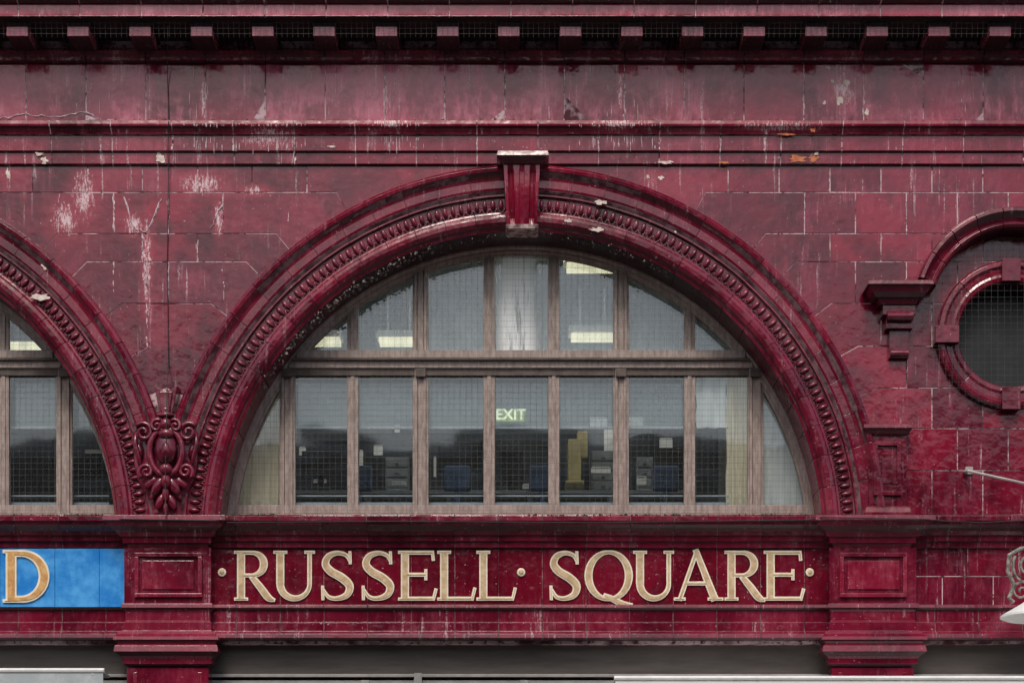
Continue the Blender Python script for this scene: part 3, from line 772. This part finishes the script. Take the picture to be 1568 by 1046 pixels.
def word(chars,H,yb_,base,bo,bi,T,t,go,gi):
    i=0
    for ch,x,w in chars:
        for s_ in glyph(ch,w,H,T,t):
            ribbon(bo,s_,x,yb_,base+.012,base-.002,go,i%12); ribbon(bi,s_,x,yb_,base+.0175,base+.010,gi,i%12); i+=1
NS=empty('station_name_sign'); bo=MB(); bi=MB()
word([('R',359,60),('U',419,64),('S',489,55),('S',551,55),('E',610,60),('L',670,60),('L',730,62),('S',839,52),('Q',896,72),('U',970,63),('A',1031,76),('R',1110,60),('E',1170,63)],74,918,.010,bo,bi,10.2,3.8,1.1,-1.1)
for x in (340,798,1240):
    p=P(x,876,.02); bo.ell(p,6.5/S,.012,6.5/S,16,8); bi.ell((p.x,p.y-.006,p.z),4.0/S,.012,4.0/S,14,8)
bo.obj('letter_outlines',M_cream,NS); bi.obj('letter_faces',M_gold,NS)
US=empty('underground_sign')
b=MB(); xs=[-780,-700,-610,-520,-430,-340,-250,-160,-75,0,84,152,191]
for i in range(len(xs)-1): b.box(xs[i]+.3,xs[i+1]-.3,840,929,.075+random.uniform(-.0005,.0005),0,.002)
b.obj('blue_panels',M_blue,US,.0012)
bo=MB();bi=MB(); s_='UNDERGROUND'; w_=68
word([(c,5-(74*(10-i)+(8 if i<10 else 0)),w_) for i,c in enumerate(s_)],78,921,.077,bo,bi,14,8,1.3,-1.6)
bo.obj('letter_outlines',M_cream,US); bi.obj('letter_faces',M_orng,US)
# ---------------- chips ----------------
def chips(lst,mat,name):
    b=MB()
    for (px,py,rx,ry,d) in lst:
        n=17; pts=[]
        for k in range(n):
            a=2*math.pi*k/n; r=random.uniform(.45,1.15); pts.append(P(px+rx*r*math.cos(a),py+ry*r*math.sin(a),d))
        b.add([(p.x,-d,p.z) for p in pts],[tuple(range(n))])
    b.obj(name,mat,BLD)
chips([(1296,127,6,5,.007),(1275,125,4,3,.007),(1285,155,7,7,.007),(1327,172,4,6,.007),(1262,158,3,4,.007),(1268,104,6,3,.007),(1012,273,5,4,.006),(992,271,3,4,.006),(1020,249,12,3,.043),(246,242,8,9,.043),(920,310,10,4,.099),(70,408,8,6,.1),(60,455,16,7,.10),(508,225,7,2,.073),(12,268,4,10,.006),(60,236,7,3,.055),(68,246,6,6,.043),(1250,236,5,3,.05),(870,338,7,3,.1),(915,352,14,4,.1),(1035,350,4,6,.07)],M_chipc,'glaze_chips')
chips([(1222,243,18,7,.041),(1246,243,9,6,.041),(1108,249,12,2.2,.0445),(1205,206,14,2.2,.105),(1245,200,6,4,.13)],M_chipo,'terracotta_chips')
lst=[]
for (x,ya,yb_,dn,d) in ((314.8,108,187,1,.005),(406.4,140,187,.5,.005),(589.6,105,187,.9,.005),(681.2,120,187,.4,.005),(772.8,110,187,.8,.005),(864.4,104,187,.8,.005),(956,102,187,1.1,.005),(1047.6,110,170,.4,.005),(1230.8,112,170,.6,.005),(1322.4,110,187,.5,.005),(223.2,110,160,.4,.005),(40,120,185,.5,.005),
    (174,300,355,.8,.004),(218,362,400,1,.004),(224,405,462,1.2,.004),(225,468,528,1.2,.004),(258,300,356,.5,.004),(258,403,455,.9,.004),(174,405,460,.6,.004),(302,362,398,.5,.004),(342,405,460,.5,.004),(134,262,294,.7,.004),(302,262,292,.7,.004),(442,300,355,.4,.004),(90,300,356,.6,.004),
    (264.4,208,231,1,.073),(357.6,208,231,.7,.073),(450.8,208,250,.8,.073),(544,208,231,.8,.073),(730.4,208,231,.7,.073),(916.8,208,231,.7,.073),(1010,208,231,.8,.073),(1103.2,208,231,.6,.073),(1232,300,356,.5,.004),(1388,300,356,.6,.004),(1271,262,294,.4,.004),(1349,360,400,.4,.004)):
    y=ya
    while y<yb_:
        if random.random()<.75*min(1,dn+.2): lst.append((x+random.gauss(0,.8),y,random.uniform(.5,1.3)*(.6+.6*dn),random.uniform(2,7),d))
        y+=random.uniform(2.5,8)
for i in range(90):
    x=random.choice([random.gauss(410,30),random.gauss(600,25),random.gauss(940,30),random.gauss(320,20)]); lst.append((x,random.uniform(190,193),random.uniform(.3,.8),random.uniform(1,3.5),.158))
    lst.append((x,random.uniform(208,228),random.uniform(.3,.8),random.uniform(3,12),.073))
for i in range(46):
    x=random.choice([random.gauss(310,14),random.gauss(145,16),random.gauss(470,35),random.gauss(600,14),random.gauss(860,20),random.gauss(950,12),random.gauss(1475,10)]); lst.append((x,random.uniform(106,180),random.uniform(.25,.7),random.uniform(4,16),.007))
chips(lst,M_lime,'lime_runs')
b=MB()
for pl in ([(0,182),(40,176),(85,180),(130,172),(160,187),(200,184)],[(188,300),(208,352),(225,355),(240,325),(248,300)],[(322,352),(335,325),(345,295)]):
    pts=[]
    for i in range(len(pl)-1):
        for k in range(6):
            f=k/6; pts.append(P(pl[i][0]+(pl[i+1][0]-pl[i][0])*f+random.uniform(-2,2),pl[i][1]+(pl[i+1][1]-pl[i][1])*f+random.uniform(-2,2),.004))
    b.tube(pts,[random.uniform(.002,.012) for _ in pts],4)
b.obj('repaired_cracks',M_lime,BLD)
def debris(fn,n,mat,name,s0,s1):
    b=MB()
    for i in range(n):
        p=fn(); r=random.uniform(s0,s1)
        b.ell(p,r*random.uniform(.6,1.6),r*.6,r*random.uniform(.5,1.2),5,4,random.uniform(0,3))
    b.obj(name,mat,BLD)
M_moss=simple('moss_and_soot',(.02,.02,.012),(.07,.06,.04),1,30); M_web=simple('dusty_cobweb',(.12,.09,.08),(.38,.32,.29),1,30)
def f1():
    th=math.radians(random.triangular(92,155,128)); return apt(798,random.uniform(463,474),th,random.uniform(-.15,.038))
debris(f1,520,M_web,'cobweb_debris',.004,.013)
def f1b():
    th=math.radians(random.uniform(60,92)); return apt(798,random.uniform(466,475),th,random.uniform(-.1,.04))
debris(f1b,180,M_web,'cobweb_debris',.003,.011)
def f2():
    x=random.choice([random.uniform(340,420),random.uniform(800,1250),random.uniform(850,1250),random.uniform(0,160)]); p=P(x,random.uniform(788,791),.215); return p
debris(f2,420,M_moss,'ledge_moss',.005,.013)
def f3():
    return P(random.uniform(0,1568),random.uniform(183,186),.14)
debris(f3,150,M_moss,'ledge_dirt',.003,.008)
# ---------------- cables & netting & misc ----------------
def cable(pts,r=.006,name='electric_cable'):
    b=MB(); b.tube([P(*p) for p in pts],r,6); return b.obj(name,M_cable)
cable([(257,40,.41),(257,56,.41),(256,90,.1),(257,130,.02),(258,183,.03),(258,187,.17),(258,204,.12),(257,230,.09),(258,262,.04),(256,400,.02),(258,560,.02),(256,585,.2),(255,640,.27),(253,740,.26),(254,790,.36),(254,830,.24)],.004)
cable([(130,793,.25),(200,795,.35),(330,797,.35),(345,800,.25),(600,798,.25),(900,800,.25),(1240,796,.25),(1260,792,.35),(1420,795,.35),(1440,797,.25),(1500,800,.27),(1568,797,.26),(1700,798,.25)],.006)
nt=MB(); x=P(XL,0).x
zA=P(0,58,.41).z
while x<P(XR,0).x:
    nt.add([(x-.0012,-.415,zA),(x+.0012,-.415,zA),(x+.0012,-.08,zA-.06),(x-.0012,-.08,zA-.06)],[(0,1,2,3)])
    nt.add([(x-.0012,-.416,zA),(x+.0012,-.416,zA),(x+.0012,-.44,z_s),(x-.0012,-.44,z_s)],[(0,1,2,3)]); x+=.05
for k in range(7):
    y=-.415+k*.055; z=zA-.06*(k/6)
    nt.add([(P(XL,0).x,y-.0012,z-.001),(P(XR,0).x,y-.0012,z-.001),(P(XR,0).x,y+.0012,z-.001),(P(XL,0).x,y+.0012,z-.001)],[(0,1,2,3)])
for k in range(3):
    z=zA+.03+k*.045
    nt.add([(P(XL,0).x,-.42-.01*k,z),(P(XR,0).x,-.42-.01*k,z),(P(XR,0).x,-.42-.01*k,z+.0024),(P(XL,0).x,-.42-.01*k,z+.0024)],[(0,1,2,3)])
nt.obj('bird_netting',M_net)
nt=MB(); c=P(1548,495,.08)
for k in range(-13,14):
    o=k*.062; h=math.sqrt(max(0,(.82)**2-o*o))
    nt.add([(c.x+o-.0012,-.079,c.z-h),(c.x+o+.0012,-.079,c.z-h),(c.x+o+.0012,-.079,c.z+h),(c.x+o-.0012,-.079,c.z+h)],[(0,1,2,3)])
    nt.add([(c.x-h,-.08,c.z+o-.0012),(c.x+h,-.08,c.z+o-.0012),(c.x+h,-.08,c.z+o+.0012),(c.x-h,-.08,c.z+o+.0012)],[(0,1,2,3)])
nt.obj('bird_netting',M_net)
b=MB(); b.tube([P(1478,722,.02),P(1482,721,.1),P(1500,725,.13),P(1600,747,.25)],[.02,.016,.014,.014],8); p=P(1483,721,.0); b.wbox(p.x-.035,p.x+.035,-.03,.0,p.z-.035,p.z+.035); b.obj('wall_stay_rod',simple('painted_iron',(.3,.26,.25),(.42,.38,.36),.5))
WL=empty('wall_lamp'); b=MB()
b.tube([P(1600,838,.6),P(1562,840,.6),P(1545,850,.6),P(1543,875,.6),P(1553,895,.6),P(1545,915,.6),P(1552,922,.6)],.02,8)
pts=[]
for k in range(30):
    a=k/29*3.2*math.pi; r=22*(1-k/34); pts.append(P(1572+r*math.cos(a+2.5),868-r*math.sin(a+2.5)*1.3,.6))
b.tube(pts,.014,6)
pts=[]
for k in range(24):
    a=k/23*2.6*math.pi; r=14*(1-k/28); pts.append(P(1564+r*math.cos(a+1.5),905-r*math.sin(a+1.5),.6))
b.tube(pts,.012,6)
q0=P(1600,838,.6); b.tube([q0,(q0.x,.0,q0.z)],.02,8)
b.obj('scroll_bracket',simple('old_iron',(.10,.09,.08),(.35,.32,.28),.6,20),WL)
b=MB(); c=P(1590,940,.6); rs=[(.03,.13),(.12,.12),(.20,.07),(.34,-.01),(.345,-.03),(.30,-.05),(.18,-.07)]; vs=[];fs=[]
for r,h in rs: vs+=[(c.x+r*math.cos(k*math.pi/14),c.y+r*math.sin(k*math.pi/14),c.z+h) for k in range(28)]
for i in range(len(rs)-1): fs+=[(i*28+k,i*28+(k+1)%28,(i+1)*28+(k+1)%28,(i+1)*28+k) for k in range(28)]
fs.append(tuple((len(rs)-1)*28+k for k in range(28))); b.add(vs,fs); b.obj('lamp_shade',M_white,WL,0,False)
# ---------------- shopfront below ----------------
b=MB()
xa,xc=P(XL,0).x,P(XR,0).x
for (u0,u1) in ((-740,205),(315,1290),(1385,1740)):
    b.box(u0,u1,984,1031,-.12,-.2)
b.obj('shop_fascia',M_metal,BLD,.004)
b=MB()
for (u0,u1) in ((-740,205),(315,1290),(1385,1740)):
    b.box(u0,u1,1031.3,1036,-.08,-.2); b.box(u0,u1,1041,1046,-.11,-.2)
    p0,p1=P(u0,0,-.1).x,P(u1,0,-.1).x; n=int((p1-p0)/1.9)+1
    for k in range(n+1):
        x=p0+(p1-p0)*k/n; b.wbox(x-.04,x+.04,.09,.2,.5,P(0,1041.3,-.11).z)
b.box(634,646,1030,1060,-.07,-.2)
b.obj('shopfront_frame',M_alu,BLD,.003)
b=MB(); b.wbox(xa,xc,.201,.25,.0,P(0,985,-.2).z+.05); b.obj('shopfront_glazing',M_black,BLD)
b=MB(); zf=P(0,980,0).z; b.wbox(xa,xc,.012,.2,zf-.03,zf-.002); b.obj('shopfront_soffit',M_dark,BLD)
b=MB(); b.wbox(xa,xc,.05,.2,.12,.5); b.obj('stall_riser',M_ring,BLD)
def awning(u0,u1,ytop,dfront,ry,name,mat):
    E=empty(name); b=MB()
    p0=P(u0,ytop,dfront); p1=P(u1,ytop,dfront)
    zt=p0.z; zw=zt+ry
    vs=[(p0.x,-dfront,zt),(p1.x,-dfront,zt),(p1.x,.0,zw),(p0.x,.0,zw)]
    vs+=[(v[0],v[1],v[2]-.02) for v in vs]
    b.add(vs,[(0,1,2,3),(4,5,6,7),(0,1,5,4),(1,2,6,5),(2,3,7,6),(3,0,4,7)])
    n=int((p1.x-p0.x)/.25); 
    for k in range(n):
        a=p0.x+(p1.x-p0.x)*k/n; c_=p0.x+(p1.x-p0.x)*(k+1)/n
        pts=[(a,zt-.0),(a,zt-.16),((a+c_)/2,zt-.2),(c_,zt-.16),(c_,zt)]
        b.prism(pts,dfront+.004,dfront+.001)
    b.obj('canvas',mat,E)
    b=MB(); b.tube([(p0.x-.01,-dfront,zt),(p1.x+.01,-dfront,zt)],.022,8)
    for x in (p0.x+.1,p1.x-.1): b.tube([(x,-dfront,zt-.03),(x,-dfront*.5,zt-.25),(x,.0,zt-.35)],.015,6)
    b.obj('arms',M_white,E)
awning(942,1740,1038,1.0,.01,'shop_awning',M_white)
awning(-700,158,1026,.30,-.02,'shop_awning',simple('grey_canvas',(.36,.40,.41),(.46,.5,.51),.7,4))
# ---------------- street and opposite terrace ----------------
M_as=simple('asphalt',(.04,.04,.042),(.06,.06,.06),.9,30); M_pv=simple('paving',(.20,.19,.18),(.28,.27,.25),.9,4)
b=MB(); b.add([(-300,-300,0),(300,-300,0),(300,300,0),(-300,300,0)],[(0,1,2,3)]); b.obj('street',M_as)
b=MB()
for i in range(-30,31):
    for j in range(5): b.wbox(i*.75,i*.75+.742,-.6*(j+1)+.004,-.6*j-.004,0.004,.12)
b.wbox(-22.5,23.2,-3.16,-3.01,.004,.125); b.wbox(-40,40,-31,-25,.004,.12); b.obj('pavement',M_pv)
b=MB()
for y in (-5.4,-5.6): b.add([(-30,y,.004),(30,y,.004),(30,y+.08,.004),(-30,y+.08,.004)],[(0,1,2,3)])
b.obj('road_markings',simple('yellow_line_paint',(.6,.45,.05),(.65,.5,.08),.7))
TE=empty('brick_terrace'); b=MB(); b.wbox(-42,42,-42,-31,0,13.2); b.obj('walls',simple('stock_brick',(.10,.075,.055),(.17,.13,.10),.9,3),TE)
b=MB(); g=MB(); b.wbox(-42.2,42.2,-31,-30.75,13.0,13.35); b.wbox(-42,42,-31,-30.85,3.9,4.15)
for i in range(-20,20):
    for zb_ in (.6,4.8,8.0,10.9):
        h_=2.6 if zb_<1 else (2.1 if zb_<9 else 1.5); x=i*2.1+.5
        g.wbox(x,x+1.1,-31,-30.97,zb_,zb_+h_); b.wbox(x-.1,x+1.2,-31,-30.9,zb_-.12,zb_); b.wbox(x-.08,x+1.18,-31,-30.94,zb_+h_,zb_+h_+.2); b.wbox(x,x+1.1,-30.97,-30.94,zb_+h_/2-.03,zb_+h_/2+.03); b.wbox(x+.52,x+.58,-30.969,-30.945,zb_,zb_+h_)
b.obj('stone_dressings',simple('painted_stucco',(.4,.39,.36),(.5,.48,.45),.8),TE); g.obj('windows',simple('terrace_glass',(.02,.025,.03),(.04,.045,.05),.08),TE)
# ---------------- light, world, camera ----------------
EL=math.radians(52)
w=bpy.data.worlds.new('World'); sc.world=w; w.use_nodes=True; nt=w.node_tree; nt.nodes.clear()
o=nt.nodes.new('ShaderNodeOutputWorld'); bg=nt.nodes.new('ShaderNodeBackground'); sky=nt.nodes.new('ShaderNodeTexSky'); sky.sky_type='NISHITA'; sky.sun_disc=False
sky.sun_elevation=EL; sky.sun_rotation=math.radians(180+8); sky.air_density=1.3; sky.dust_density=4; sky.ozone_density=1
bg.inputs[1].default_value=.145; nt.links.new(sky.outputs[0],bg.inputs[0]); nt.links.new(bg.outputs[0],o.inputs[0])
sl=bpy.data.lights.new('sun','SUN'); sl.energy=1.5; sl.angle=math.radians(18); sl.color=(1,.96,.9)
so=bpy.data.objects.new('sun',sl); COL.objects.link(so); so.rotation_euler=(math.pi/2-EL,0,math.radians(-8)); so.location=(0,-10,20)
cam=bpy.data.cameras.new('camera'); co=bpy.data.objects.new('camera',cam); COL.objects.link(co); sc.camera=co
co.location=(0,-D,CZ); co.rotation_euler=(math.pi/2,0,0)
W=1568/S; cam.sensor_width=36; cam.lens=36*D/W; cam.shift_y=(ZC-CZ)/W; cam.clip_end=1000; cam.clip_start=.1
sc.view_settings.view_transform='Standard'; sc.view_settings.look='None'; sc.view_settings.exposure=0
